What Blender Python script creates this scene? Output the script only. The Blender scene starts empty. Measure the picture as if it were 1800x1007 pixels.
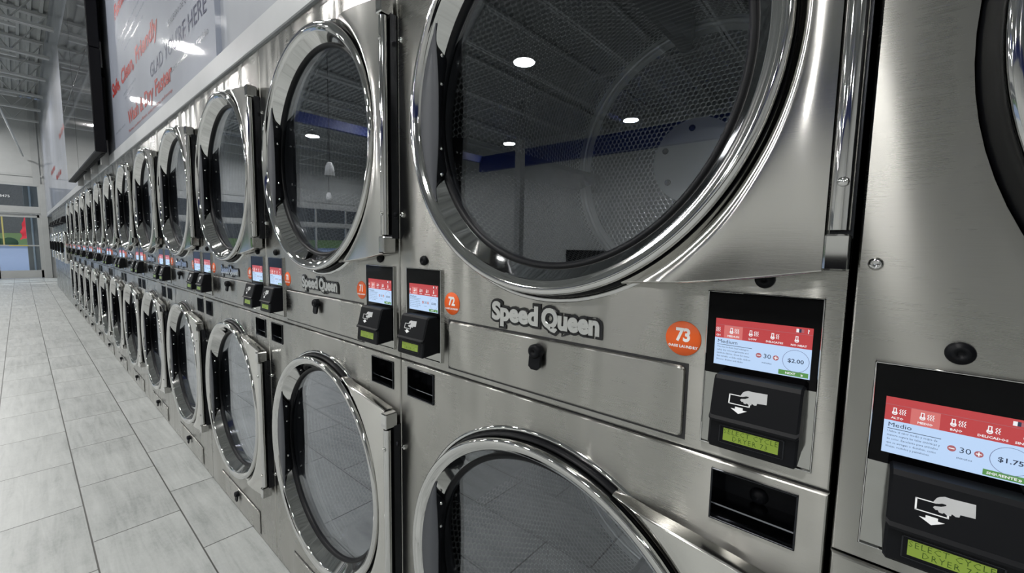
import bpy, math, random
from mathutils import Vector, Matrix
from mathutils.geometry import tessellate_polygon
random.seed(7)
C = bpy.context.scene
col = C.collection
PI = math.pi
S = 1.1          # the place was measured in units of 1.1 m

# ------------------------------------------------------------------ camera
YAW, PITCH, ROLL = 0.8618, -0.0939, 0.0169
CAM_D, CAM_H, FPX = 0.5595, 1.1779, 740.58
Fv = Vector((math.sin(YAW)*math.cos(PITCH), math.cos(YAW)*math.cos(PITCH), math.sin(PITCH)))
Rv = Fv.cross(Vector((0, 0, 1))).normalized(); Uv = Rv.cross(Fv)
c_, s_ = math.cos(ROLL), math.sin(ROLL)
Rv, Uv = c_*Rv + s_*Uv, -s_*Rv + c_*Uv
cam = bpy.data.objects.new('camera', bpy.data.cameras.new('camera'))
cam.data.sensor_width = 36; cam.data.lens = FPX/1800*36; cam.data.clip_start = .02; cam.data.clip_end = 400
m = Matrix((Rv, Uv, -Fv)).transposed().to_4x4()
m.translation = Vector((-CAM_D, 0, CAM_H))*S
cam.matrix_world = m
col.objects.link(cam); C.camera = cam

# ------------------------------------------------------------------ world, sun, lamps' light, exposure
w = bpy.data.worlds.new('sky'); C.world = w; w.use_nodes = True
wn = w.node_tree
sky = wn.nodes.new('ShaderNodeTexSky'); sky.sky_type = 'NISHITA'; sky.sun_disc = False
sky.sun_elevation = math.radians(38); sky.sun_rotation = math.radians(200)
wn.links.new(sky.outputs[0], wn.nodes['Background'].inputs[0]); wn.nodes['Background'].inputs[1].default_value = .28
sun = bpy.data.objects.new('sun', bpy.data.lights.new('sun', 'SUN')); sun.data.energy = 1.6; sun.data.angle = .02
sun.rotation_euler = (math.radians(48), 0, math.radians(-150)); col.objects.link(sun)
LAMP_X = [-1.42, -5.35, -9.6]; LAMP_Y = [-3.4, .75, 4.9, 8.95, 13.1, 17.0]; LAMP_Z = 4.4
LAMP_W = 83
C.view_settings.view_transform = 'Standard'; C.view_settings.look = 'None'
C.view_settings.exposure = 0.0; C.view_settings.gamma = 1.0; C.view_settings.use_curve_mapping = False
C.cycles.max_bounces = 10; C.cycles.glossy_bounces = 7; C.cycles.transparent_max_bounces = 10
C.cycles.diffuse_bounces = 6; C.cycles.caustics_reflective = False; C.cycles.caustics_refractive = False
C.cycles.sample_clamp_indirect = 6

# ------------------------------------------------------------------ materials
MATS = {}
def mat(name, rgb=(.5, .5, .5), rough=.5, metal=0.0, spec=.5, emis=None, es=1.0, coat=0.0, aniso=0.0):
    M = bpy.data.materials.new(name); M.use_nodes = True
    b = M.node_tree.nodes['Principled BSDF']
    b.inputs['Base Color'].default_value = (*rgb, 1); b.inputs['Roughness'].default_value = rough
    b.inputs['Metallic'].default_value = metal; b.inputs['Specular IOR Level'].default_value = spec
    b.inputs['Coat Weight'].default_value = coat; b.inputs['Anisotropic'].default_value = aniso
    if emis:
        b.inputs['Emission Color'].default_value = (*emis, 1); b.inputs['Emission Strength'].default_value = es
    MATS[name] = M
    return M
def nodes(M): return M.node_tree, M.node_tree.nodes, M.node_tree.links, M.node_tree.nodes['Principled BSDF']
def N(nt, t, **k):
    n = nt.nodes.new(t)
    for a, v in k.items():
        if a.startswith('i_'): n.inputs[int(a[2:])].default_value = v
        else: setattr(n, a, v)
    return n
def mathn(nt, op, a, b=None, c=None):
    n = nt.nodes.new('ShaderNodeMath'); n.operation = op
    for i, v in enumerate((a, b, c)):
        if v is None: continue
        if isinstance(v, (int, float)): n.inputs[i].default_value = v
        else: nt.links.new(v, n.inputs[i])
    return n.outputs[0]
def world_pos(nt):
    g = nt.nodes.new('ShaderNodeNewGeometry'); return g.outputs['Position']
def mapped(nt, vec, scale, loc=(0, 0, 0)):
    n = N(nt, 'ShaderNodeMapping'); n.inputs['Scale'].default_value = scale; n.inputs['Location'].default_value = loc
    nt.links.new(vec, n.inputs['Vector']); return n.outputs[0]
def noise(nt, vec, scale=1, detail=3, rough=.5, dist=0):
    n = N(nt, 'ShaderNodeTexNoise'); n.inputs['Scale'].default_value = scale; n.inputs['Detail'].default_value = detail
    n.inputs['Roughness'].default_value = rough; n.inputs['Distortion'].default_value = dist
    nt.links.new(vec, n.inputs['Vector']); return n.outputs['Fac']
def ramp(nt, fac, stops):
    r = N(nt, 'ShaderNodeValToRGB')
    while len(r.color_ramp.elements) < len(stops): r.color_ramp.elements.new(.5)
    for e, (p, cc) in zip(r.color_ramp.elements, stops):
        e.position = p; e.color = (*cc, 1) if len(cc) == 3 else cc
    nt.links.new(fac, r.inputs[0]); return r.outputs[0]
def bump(nt, h, strength, dist, nrm=None):
    b = N(nt, 'ShaderNodeBump'); b.inputs['Strength'].default_value = strength; b.inputs['Distance'].default_value = dist
    nt.links.new(h, b.inputs['Height'])
    if nrm: nt.links.new(nrm, b.inputs['Normal'])
    return b.outputs[0]

def steel(name, rgb, rough, aniso, wave, wave_d, fine=.25):
    M = mat(name, rgb, rough, 1.0); nt, ns, lk, b = nodes(M)
    P = world_pos(nt)
    g = noise(nt, mapped(nt, P, (60, 18, 1400)), 1, 3, .6)          # brushing runs level
    sm = noise(nt, mapped(nt, P, (3, 3, 2.2)), 1.6, 4, .6, .6)       # wiping smudges
    r = mathn(nt, 'ADD', mathn(nt, 'MULTIPLY', g, .06), mathn(nt, 'MULTIPLY', sm, .16))
    lk.new(mathn(nt, 'ADD', r, rough-.11), b.inputs['Roughness'])
    mx = N(nt, 'ShaderNodeMix', data_type='RGBA'); lk.new(mathn(nt, 'ADD', mathn(nt, 'MULTIPLY', g, .35), mathn(nt, 'MULTIPLY', sm, .65)), mx.inputs[0])
    mx.inputs[6].default_value = (*[c*.84 for c in rgb], 1); mx.inputs[7].default_value = (*[min(1, c*1.13) for c in rgb], 1)
    lk.new(mx.outputs[2], b.inputs['Base Color'])
    b.inputs['Anisotropic'].default_value = aniso; b.inputs['Anisotropic Rotation'].default_value = 0.0
    tg = N(nt, 'ShaderNodeCombineXYZ'); tg.inputs[2].default_value = 1.0     # light smears across the level brushing
    lk.new(tg.outputs[0], b.inputs['Tangent'])
    wv = noise(nt, mapped(nt, P, (2, 5.5, 1.1)), 1.1, 1, .4, .5)
    n1 = bump(nt, wv, wave, wave_d)
    n2 = bump(nt, g, fine, .0004, n1)
    lk.new(n2, b.inputs['Normal'])
    return M
STEEL = steel('brushed_steel', (.415, .41, .385), .28, .98, 1.0, .015, .03)
WING = steel('satin_polished_steel', (.66, .65, .62), .15, .5, .8, .006, .04)
CHROME = mat('chrome', (.62, .62, .61), .05, 1.0)
SEAL = mat('seal_rubber', (.005, .0055, .007), .42, spec=.18)
PLASTIC = mat('black_plastic', (.005, .0055, .007), .45, spec=.14)
GREYPL = mat('dark_grey_plastic', (.050, .054, .064), .45)
BLACKGL = mat('black_glass', (.001, .001, .0015), .05, 0, .14)
BODY = mat('cabinet_side', (.03, .03, .032), .45, .3)
DARKMET = mat('dark_metal', (.035, .037, .042), .25, .9)
THROAT = mat('drum_throat', (.14, .14, .145), .4, .5)
LABELW = mat('white_print', (.85, .86, .87), .5)
ORANGE = mat('orange_vinyl', (.82, .115, .010), .4)
BADGE = mat('badge_black', (.008, .008, .010), .25)
SCR_R = mat('screen_red', (.02, .0, .0), .2, emis=(.50, .055, .060), es=.95)
SCR_R2 = mat('screen_light_red', (.02, .0, .0), .2, emis=(.66, .17, .16), es=.95)
SCR_B = mat('screen_pale_blue', (.02, .02, .03), .2, emis=(.46, .62, .86), es=1.05)
SCR_W = mat('screen_white', (.02, .02, .02), .2, emis=(.85, .85, .88), es=1.0)
SCR_K = mat('screen_text', (.01, .012, .02), .2, emis=(.03, .05, .10), es=.6)
SCR_G = mat('screen_green', (.0, .02, .0), .2, emis=(.10, .27, .075), es=.95)
SCR_M = mat('screen_muted_red', (.02, .0, .0), .2, emis=(.42, .13, .15), es=.9)
SCR_O = mat('screen_outline', (.0, .0, .02), .2, emis=(.22, .26, .42), es=.8)
PLATE = mat('polished_plate', (.42, .42, .40), .09, 1.0)
POCK = mat('pocket_steel', (.22, .23, .25), .15, 1.0)
LCD = mat('lcd_green', (.05, .08, .01), .25, emis=(.27, .38, .045), es=.55)
LCDT = mat('lcd_text', (.02, .04, .01), .5, spec=.1, emis=(.04, .07, .01), es=.5)

# tinted door glass
GLASS = bpy.data.materials.new('tinted_glass'); GLASS.use_nodes = True
nt = GLASS.node_tree; nt.nodes.clear()
o_ = N(nt, 'ShaderNodeOutputMaterial'); gl = N(nt, 'ShaderNodeBsdfGlossy'); gl.inputs['Roughness'].default_value = .0
gl.inputs['Color'].default_value = (.92, .95, 1, 1)
tr = N(nt, 'ShaderNodeBsdfTransparent'); tr.inputs['Color'].default_value = (.86, .88, .90, 1)
fr = N(nt, 'ShaderNodeLayerWeight'); fr.inputs['Blend'].default_value = .5
mx = N(nt, 'ShaderNodeMixShader')
nt.links.new(mathn(nt, 'ADD', mathn(nt, 'MULTIPLY', mathn(nt, 'POWER', fr.outputs['Facing'], 3.3), .85), .085), mx.inputs[0]); nt.links.new(tr.outputs[0], mx.inputs[1]); nt.links.new(gl.outputs[0], mx.inputs[2])
nt.links.new(mx.outputs[0], o_.inputs[0])
# shop window glass
WGLASS = bpy.data.materials.new('window_glass'); WGLASS.use_nodes = True
nt = WGLASS.node_tree; nt.nodes.clear()
o_ = N(nt, 'ShaderNodeOutputMaterial'); gl = N(nt, 'ShaderNodeBsdfGlossy'); gl.inputs['Roughness'].default_value = .0
tr = N(nt, 'ShaderNodeBsdfTransparent'); tr.inputs['Color'].default_value = (.9, .94, .95, 1)
fr = N(nt, 'ShaderNodeLayerWeight'); fr.inputs['Blend'].default_value = .5
mx = N(nt, 'ShaderNodeMixShader')
nt.links.new(mathn(nt, 'ADD', mathn(nt, 'MULTIPLY', mathn(nt, 'POWER', fr.outputs['Facing'], 5), .9), .03), mx.inputs[0]); nt.links.new(tr.outputs[0], mx.inputs[1]); nt.links.new(gl.outputs[0], mx.inputs[2])
nt.links.new(mx.outputs[0], o_.inputs[0])

# perforated drum sheet (UVs in metres)
DRUM = mat('perforated_drum_sheet', (.5, .5, .5), .24, .88); nt, ns, lk, b = nodes(DRUM)
uv = N(nt, 'ShaderNodeUVMap').outputs[0]
def hexd(off):
    s = .0158
    sx = N(nt, 'ShaderNodeSeparateXYZ'); lk.new(uv, sx.inputs[0])
    u = mathn(nt, 'ADD', mathn(nt, 'DIVIDE', sx.outputs[0], s), off*.5)
    v = mathn(nt, 'ADD', mathn(nt, 'DIVIDE', sx.outputs[1], s), off*.8660254)
    du = mathn(nt, 'SUBTRACT', mathn(nt, 'FLOORED_MODULO', u, 1.0), .5)
    dv = mathn(nt, 'SUBTRACT', mathn(nt, 'FLOORED_MODULO', v, 1.7320508), .8660254)
    return mathn(nt, 'SQRT', mathn(nt, 'ADD', mathn(nt, 'MULTIPLY', du, du), mathn(nt, 'MULTIPLY', dv, dv)))
d = mathn(nt, 'MINIMUM', hexd(0), hexd(1))
hole = ramp(nt, d, [(.0, (0, 0, 0)), (.345, (0, 0, 0)), (.385, (1, 1, 1)), (1, (1, 1, 1))])
mx = N(nt, 'ShaderNodeMix', data_type='RGBA'); lk.new(hole, mx.inputs[0])
mx.inputs[6].default_value = (.006, .006, .007, 1); mx.inputs[7].default_value = (.62, .62, .60, 1)
lk.new(mx.outputs[2], b.inputs['Base Color'])
hb = ramp(nt, d, [(.0, (0, 0, 0)), (.33, (0, 0, 0)), (.48, (1, 1, 1)), (1, (1, 1, 1))])
lk.new(bump(nt, hb, .5, .0015), b.inputs['Normal'])
DRUMP = mat('drum_plain_sheet', (.75, .75, .73), .35, .55)

# floor tile
FLOOR = mat('grey_stone_look_tile', (.5, .5, .48), .3); nt, ns, lk, b = nodes(FLOOR)
sx = N(nt, 'ShaderNodeSeparateXYZ'); lk.new(world_pos(nt), sx.inputs[0])
TW, TL = .2765*S, .5567*S
xr = mathn(nt, 'DIVIDE', mathn(nt, 'ADD', sx.outputs[0], .168*S), TW)
row = mathn(nt, 'FLOOR', xr)
yr = mathn(nt, 'DIVIDE', mathn(nt, 'SUBTRACT', mathn(nt, 'ADD', sx.outputs[1], mathn(nt, 'MULTIPLY', row, .352*S)), .214*S), TL)
fx = mathn(nt, 'SUBTRACT', xr, row); cyy = mathn(nt, 'FLOOR', yr); fy = mathn(nt, 'SUBTRACT', yr, cyy)
ex = mathn(nt, 'MULTIPLY', mathn(nt, 'MINIMUM', fx, mathn(nt, 'SUBTRACT', 1, fx)), TW)
ey = mathn(nt, 'MULTIPLY', mathn(nt, 'MINIMUM', fy, mathn(nt, 'SUBTRACT', 1, fy)), TL)
ed = mathn(nt, 'MINIMUM', ex, ey)
grout = ramp(nt, mathn(nt, 'MULTIPLY', ed, 100), [(0, (0, 0, 0)), (.20, (0, 0, 0)), (.32, (1, 1, 1)), (1, (1, 1, 1))])
cmb = N(nt, 'ShaderNodeCombineXYZ'); lk.new(row, cmb.inputs[0]); lk.new(cyy, cmb.inputs[1])
wnz = N(nt, 'ShaderNodeTexWhiteNoise'); wnz.noise_dimensions = '3D'; lk.new(cmb.outputs[0], wnz.inputs[0])
off = N(nt, 'ShaderNodeVectorMath', operation='MULTIPLY_ADD'); lk.new(wnz.outputs['Color'], off.inputs[0]); off.inputs[1].default_value = (9, 9, 9)
lk.new(world_pos(nt), off.inputs[2])
rot = N(nt, 'ShaderNodeMapping'); rot.inputs['Rotation'].default_value = (0, 0, .05); rot.inputs['Scale'].default_value = (26, 2.2, 1)
lk.new(off.outputs[0], rot.inputs['Vector'])
st = noise(nt, rot.outputs[0], 1, 6, .66, .5)
sp = noise(nt, mapped(nt, world_pos(nt), (70, 45, 1)), 1, 3, .7)
cl = noise(nt, off.outputs[0], 3.2, 4, .6)
k = mathn(nt, 'ADD', mathn(nt, 'MULTIPLY', st, .55), mathn(nt, 'ADD', mathn(nt, 'MULTIPLY', cl, .3), mathn(nt, 'MULTIPLY', sp, .15)))
tc = ramp(nt, k, [(.34, (.31, .33, .322)), (.47, (.455, .475, .465)), (.60, (.545, .565, .552)), (.76, (.60, .62, .61))])
mx = N(nt, 'ShaderNodeMix', data_type='RGBA', blend_type='MULTIPLY'); mx.inputs[0].default_value = 1
lk.new(tc, mx.inputs[6]); lk.new(ramp(nt, wnz.outputs['Value'], [(0, (.93, .93, .93)), (1, (1.0, 1.0, 1.0))]), mx.inputs[7])
mg = N(nt, 'ShaderNodeMix', data_type='RGBA'); lk.new(grout, mg.inputs[0]); mg.inputs[6].default_value = (.085, .085, .08, 1); lk.new(mx.outputs[2], mg.inputs[7])
lk.new(mg.outputs[2], b.inputs['Base Color'])
lk.new(mathn(nt, 'ADD', mathn(nt, 'MULTIPLY', k, .3), .22), b.inputs['Roughness'])
lk.new(bump(nt, grout, .5, .002), b.inputs['Normal'])

def painted(name, rgb, rough=.6, var=.06, scale=3.0):
    M = mat(name, rgb, rough); nt, ns, lk, b = nodes(M)
    f = noise(nt, world_pos(nt), scale, 4, .6)
    lk.new(ramp(nt, f, [(.3, tuple(c*(1-var) for c in rgb)), (.7, tuple(min(1, c*(1+var)) for c in rgb))]), b.inputs['Base Color'])
    return M
WALLL = painted('pale_far_wall_paint', (.62, .63, .61))
WALLP = painted('white_wall_paint', (.45, .46, .455))
DECK = painted('white_roof_deck', (.42, .43, .425))
JOIST = painted('white_joist_paint', (.50, .51, .505))
FRAME = painted('white_storefront_frame', (.40, .41, .405), .4)
BLUE = painted('blue_bulkhead_paint', (.012, .030, .17), .5)
TRIMW = painted('white_trim', (.38, .395, .41), .45)
SIGN = painted('glossy_sign_panel', (.31, .33, .37), .55, .10, 1.4)
SIGN.node_tree.nodes['Principled BSDF'].inputs['Coat Weight'].default_value = .6
SIGN.node_tree.nodes['Principled BSDF'].inputs['Coat Roughness'].default_value = .04
SIGNP = painted('glossy_poster_vinyl', (.27, .295, .355), .55, .16, .9)
SIGNP.node_tree.nodes['Principled BSDF'].inputs['Coat Weight'].default_value = .6
SIGNP.node_tree.nodes['Principled BSDF'].inputs['Coat Roughness'].default_value = .04
INKR = mat('red_ink', (.27, .014, .010), .5, spec=.15)
INKN = mat('navy_ink', (.045, .052, .10), .5, spec=.2)
INKG = mat('grey_ink', (.20, .21, .25), .25)
TVG = mat('television_screen', (.012, .012, .014), .035, 0, .8)
TVB = mat('television_black', (.004, .004, .006), .4, spec=.12)
LAMPM = mat('lamp_lens', (.9, .9, .9), .4, emis=(1, .98, .95), es=22)
LAMPB = mat('lamp_housing', (.5, .5, .5), .4, .3)
PEND = mat('white_shade', (.85, .85, .85), .35)
GRASS = painted('grass', (.20, .27, .08), .9, .3, 30)
HEDGE = painted('hedge_leaves', (.025, .06, .02), .9, .5, 60)
ASPH = painted('asphalt', (.30, .33, .40), .8, .15, 12)
HILL = painted('retaining_wall_stone', (.085, .08, .078), .9, .35, 14)
FLAGR = mat('red_fabric', (.75, .02, .03), .7)
YEL = mat('yellow_sticker', (.62, .52, .04), .5)
YPOST = mat('yellow_post', (.55, .40, .10), .6)
TAN = painted('exterior_column_stucco', (.20, .19, .17), .8)

# ------------------------------------------------------------------ mesh builder
class MB:
    def __init__(s): s.v = []; s.f = []; s.mi = []; s.sm = []; s.uv = {}
    def add(s, vs, fs, mi=0, smooth=False, uvs=None):
        o = len(s.v); s.v += [tuple(v) for v in vs]
        for k, f in enumerate(fs):
            s.f.append([o+i for i in f]); s.mi.append(mi); s.sm.append(smooth)
            if uvs: s.uv[len(s.f)-1] = [uvs[i] for i in f]
        return s
    def box(s, x0, x1, y0, y1, z0, z1, mi=0, bev=0.0):
        if bev <= 0:
            vs = [(x, y, z) for x in (x0, x1) for y in (y0, y1) for z in (z0, z1)]
            return s.add(vs, [(0, 1, 3, 2), (4, 6, 7, 5), (0, 4, 5, 1), (2, 3, 7, 6), (0, 2, 6, 4), (1, 5, 7, 3)], mi)
        # chamfered box: eight corners, three verts each
        vs = []; idx = {}
        for i, x in enumerate((x0, x1)):
            for j, y in enumerate((y0, y1)):
                for k, z in enumerate((z0, z1)):
                    sx, sy, sz = (bev if i == 0 else -bev), (bev if j == 0 else -bev), (bev if k == 0 else -bev)
                    idx[i, j, k] = len(vs)
                    vs += [(x, y+sy, z+sz), (x+sx, y, z+sz), (x+sx, y+sy, z)]
        F = []
        def q(a, b_, c, d): F.append((a, b_, c, d))
        for i in (0, 1):
            r = [idx[i, 0, 0], idx[i, 0, 1], idx[i, 1, 1], idx[i, 1, 0]]; F.append(r if i == 0 else r[::-1])
            r = [idx[0, i, 0]+1, idx[1, i, 0]+1, idx[1, i, 1]+1, idx[0, i, 1]+1]; F.append(r if i == 0 else r[::-1])
            r = [idx[0, 0, i]+2, idx[0, 1, i]+2, idx[1, 1, i]+2, idx[1, 0, i]+2]; F.append(r if i == 0 else r[::-1])
        for j in (0, 1):
            for k in (0, 1):
                a = [idx[0, j, k]+1, idx[0, j, k]+2, idx[1, j, k]+2, idx[1, j, k]+1]; F.append(a if j == k else a[::-1])
                a = [idx[j, 0, k], idx[j, 0, k]+2, idx[j, 1, k]+2, idx[j, 1, k]]; F.append(a[::-1] if j == k else a)
                a = [idx[j, k, 0], idx[j, k, 0]+1, idx[j, k, 1]+1, idx[j, k, 1]]; F.append(a if j == k else a[::-1])
        for i in (0, 1):
            for j in (0, 1):
                for k in (0, 1):
                    t = idx[i, j, k]; a = [t, t+1, t+2]
                    F.append(a if (i+j+k) % 2 == 0 else a[::-1])
        return s.add(vs, F, mi)
    def lathe(s, prof, cx, cy, cz, seg=96, mi=0, smooth=True, closed=False, a0=0, a1=2*PI):
        """prof of (radius, x) turned about an axis parallel to X through (cy, cz)"""
        full = abs(a1-a0-2*PI) < 1e-6; n = seg if full else seg+1
        vs = []
        for r, x in prof:
            for i in range(n):
                a = a0+(a1-a0)*i/seg; vs.append((cx+x, cy+r*math.cos(a), cz+r*math.sin(a)))
        F = []; P = len(prof)
        for p in range(P if closed else P-1):
            q = (p+1) % P
            for i in range(seg):
                j = (i+1) % n
                F.append((p*n+i, q*n+i, q*n+j, p*n+j))
        return s.add(vs, F, mi, smooth)
    def disc(s, r, x, cy, cz, seg=64, mi=0, face=-1, r0=0.0):
        vs = [(x, cy+r*math.cos(2*PI*i/seg), cz+r*math.sin(2*PI*i/seg)) for i in range(seg)]
        f = list(range(seg)); 
        return s.add(vs, [f[::-1] if face < 0 else f], mi)
    def tube(s, p0, p1, r, seg=12, mi=0, cap=True, r1=None):
        a, b_ = Vector(p0), Vector(p1); d = (b_-a).normalized(); r1 = r if r1 is None else r1
        u = d.orthogonal().normalized(); v = d.cross(u)
        vs = [tuple(c+(u*math.cos(2*PI*i/seg)+v*math.sin(2*PI*i/seg))*rr) for c, rr in ((a, r), (b_, r1)) for i in range(seg)]
        s.add(vs, [(i, (i+1) % seg, seg+(i+1) % seg, seg+i) for i in range(seg)], mi, True)
        if cap:
            s.add(vs[:seg], [tuple(range(seg))[::-1]], mi); s.add(vs[seg:], [tuple(range(seg))], mi)
        return s
    def ball(s, c, r, mi=0, nu=10, nv=6, sx=1.0):
        vs = []; F = []
        for j in range(nv+1):
            t = PI*j/nv
            for i in range(nu):
                a = 2*PI*i/nu; vs.append((c[0]-r*sx*math.cos(t), c[1]+r*math.sin(t)*math.cos(a), c[2]+r*math.sin(t)*math.sin(a)))
        for j in range(nv):
            for i in range(nu): F.append((j*nu+i, j*nu+(i+1) % nu, (j+1)*nu+(i+1) % nu, (j+1)*nu+i))
        return s.add(vs, F, mi, True)
    def poly(s, pts, holes=(), x=0.0, mi=0):
        """flat face in the plane X = x looking to -X, pts (y, z), with holes"""
        loops = [[Vector((y, z, 0)) for y, z in L] for L in (pts, *holes)]
        tri = tessellate_polygon(loops); flat = [p for L in loops for p in L]
        vs = [(x, p.x, p.y) for p in flat]; F = []
        for t in tri:
            a, b_, c = [flat[i] for i in t]
            ar = (b_.x-a.x)*(c.y-a.y)-(b_.y-a.y)*(c.x-a.x)
            F.append(tuple(t) if ar < 0 else tuple(t[::-1]))     # normal to -X: clockwise in (y, z)
        return s.add(vs, F, mi)
    def prism(s, pts, x0, x1, mi=0, axis='x'):
        """outline (y, z) given thickness from x0 (front) to x1"""
        n = len(pts); s.poly(pts, x=x0, mi=mi)
        vs = [(x0, y, z) for y, z in pts]+[(x1, y, z) for y, z in pts]
        s.add(vs, [(i, (i+1) % n, n+(i+1) % n, n+i) for i in range(n)], mi)
        s.add([(x1, y, z) for y, z in pts], [tuple(range(n))], mi)
        return s
    def build(s, name, mats, parent=None, loc=(0, 0, 0)):
        me = bpy.data.meshes.new(name)
        me.from_pydata([(x*S, y*S, z*S) for x, y, z in s.v], [], s.f)
        for M in (mats if isinstance(mats, (list, tuple)) else [mats]): me.materials.append(M)
        me.polygons.foreach_set('material_index', s.mi); me.polygons.foreach_set('use_smooth', s.sm)
        if s.uv:
            ul = me.uv_layers.new(name='UVMap')
            for p in me.polygons:
                if p.index in s.uv:
                    for li, q in zip(p.loop_indices, s.uv[p.index]): ul.data[li].uv = q
        me.update()
        o = bpy.data.objects.new(name, me); col.objects.link(o); o.location = [c*S for c in loc]
        if parent: o.parent = parent
        return o
def empty(name, loc=(0, 0, 0)):
    o = bpy.data.objects.new(name, None); col.objects.link(o); o.location = [c*S for c in loc]; o.empty_display_size = .1; return o
def tag(o, label=None, cat=None, group=None, kind=None):
    if label: o['label'] = label
    if cat: o['category'] = cat
    if group: o['group'] = group
    if kind: o['kind'] = kind
    return o
def struct(o): o['kind'] = 'structure'; return o

# lettering: outlines of the built-in face, turned into flat or raised faces that read towards -X
_tc = {}
def glyphs(txt, size, align='LEFT', offset=0.0, extrude=0.0, res=3, xs=1.0, spacing=1.0, shear=0.0, bevel=0.0):
    key = (txt, size, align, offset, extrude, res, xs, spacing, shear, bevel)
    if key in _tc: return _tc[key]
    cu = bpy.data.curves.new('t', 'FONT'); cu.body = txt; cu.size = size; cu.align_x = align; cu.offset = offset; cu.extrude = extrude
    cu.resolution_u = res; cu.space_character = spacing; cu.shear = shear; cu.bevel_depth = bevel
    cu.fill_mode = 'FRONT' if extrude == 0 and bevel == 0 else 'BOTH'
    o = bpy.data.objects.new('t', cu); col.objects.link(o)
    dg = bpy.context.evaluated_depsgraph_get(); me = bpy.data.meshes.new_from_object(o.evaluated_get(dg))
    r = ([(v.co.x*xs, v.co.y, v.co.z) for v in me.vertices], [tuple(p.vertices) for p in me.polygons])
    bpy.data.objects.remove(o); bpy.data.curves.remove(cu); bpy.data.meshes.remove(me)
    _tc[key] = r; return r
def write(mb, txt, x, y, z, size, mi=0, **k):
    vs, fs = glyphs(txt, size, **k)
    return mb.add([(x-w_, y-u, z+v) for u, v, w_ in vs], fs, mi)
def ring2d(cy, cz, r0, r1, seg=28):
    vs = []; F = []
    for i in range(seg):
        a = 2*PI*i/seg; vs += [(cy+r0*math.cos(a), cz+r0*math.sin(a)), (cy+r1*math.cos(a), cz+r1*math.sin(a))]
    for i in range(seg): j = (i+1) % seg; F.append((2*i, 2*j, 2*j+1, 2*i+1))
    return vs, F
def circle(cy, cz, r, n=96): return [(cy+r*math.cos(2*PI*i/n), cz+r*math.sin(2*PI*i/n)) for i in range(n)]
def rect(y0, y1, z0, z1): return [(y0, z0), (y1, z0), (y1, z1), (y0, z1)]
def rrect(y0, y1, z0, z1, r, n=5):
    P = []
    for cy, cz, a in ((y0+r, z0+r, PI), (y1-r, z0+r, 1.5*PI), (y1-r, z1-r, 0), (y0+r, z1-r, .5*PI)):
        for i in range(n+1):
            t = a+i/n*PI/2; P.append((cy+r*math.cos(t), cz+r*math.sin(t)))
    return P
def plate(mb, outer, x_face, x_back, bev, mi=0, holes=()):
    """pressed sheet: flat face, rolled border going back"""
    n = len(outer); cy = sum(p[0] for p in outer)/n; cz = sum(p[1] for p in outer)/n
    y0 = min(p[0] for p in outer); y1 = max(p[0] for p in outer); z0 = min(p[1] for p in outer); z1 = max(p[1] for p in outer)
    def ins(b_): return [(cy+(y-cy)*(1-2*b_/(y1-y0)), cz+(z-cz)*(1-2*b_/(z1-z0))) for y, z in outer]
    inner = ins(bev); mb.poly(inner, holes, x_face, mi)
    loops = [[(x_face, y, z) for y, z in inner], [(x_face+bev*.25, y, z) for y, z in ins(bev*.45)], [(x_face+bev, y, z) for y, z in outer], [(x_back, y, z) for y, z in outer]]
    vs = [p for L in loops for p in L]; F = []
    for l in range(3):
        for i in range(n): j = (i+1) % n; F.append((l*n+i, l*n+j, (l+1)*n+j, (l+1)*n+i))
    return mb.add(vs, F, mi, False)

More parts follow.
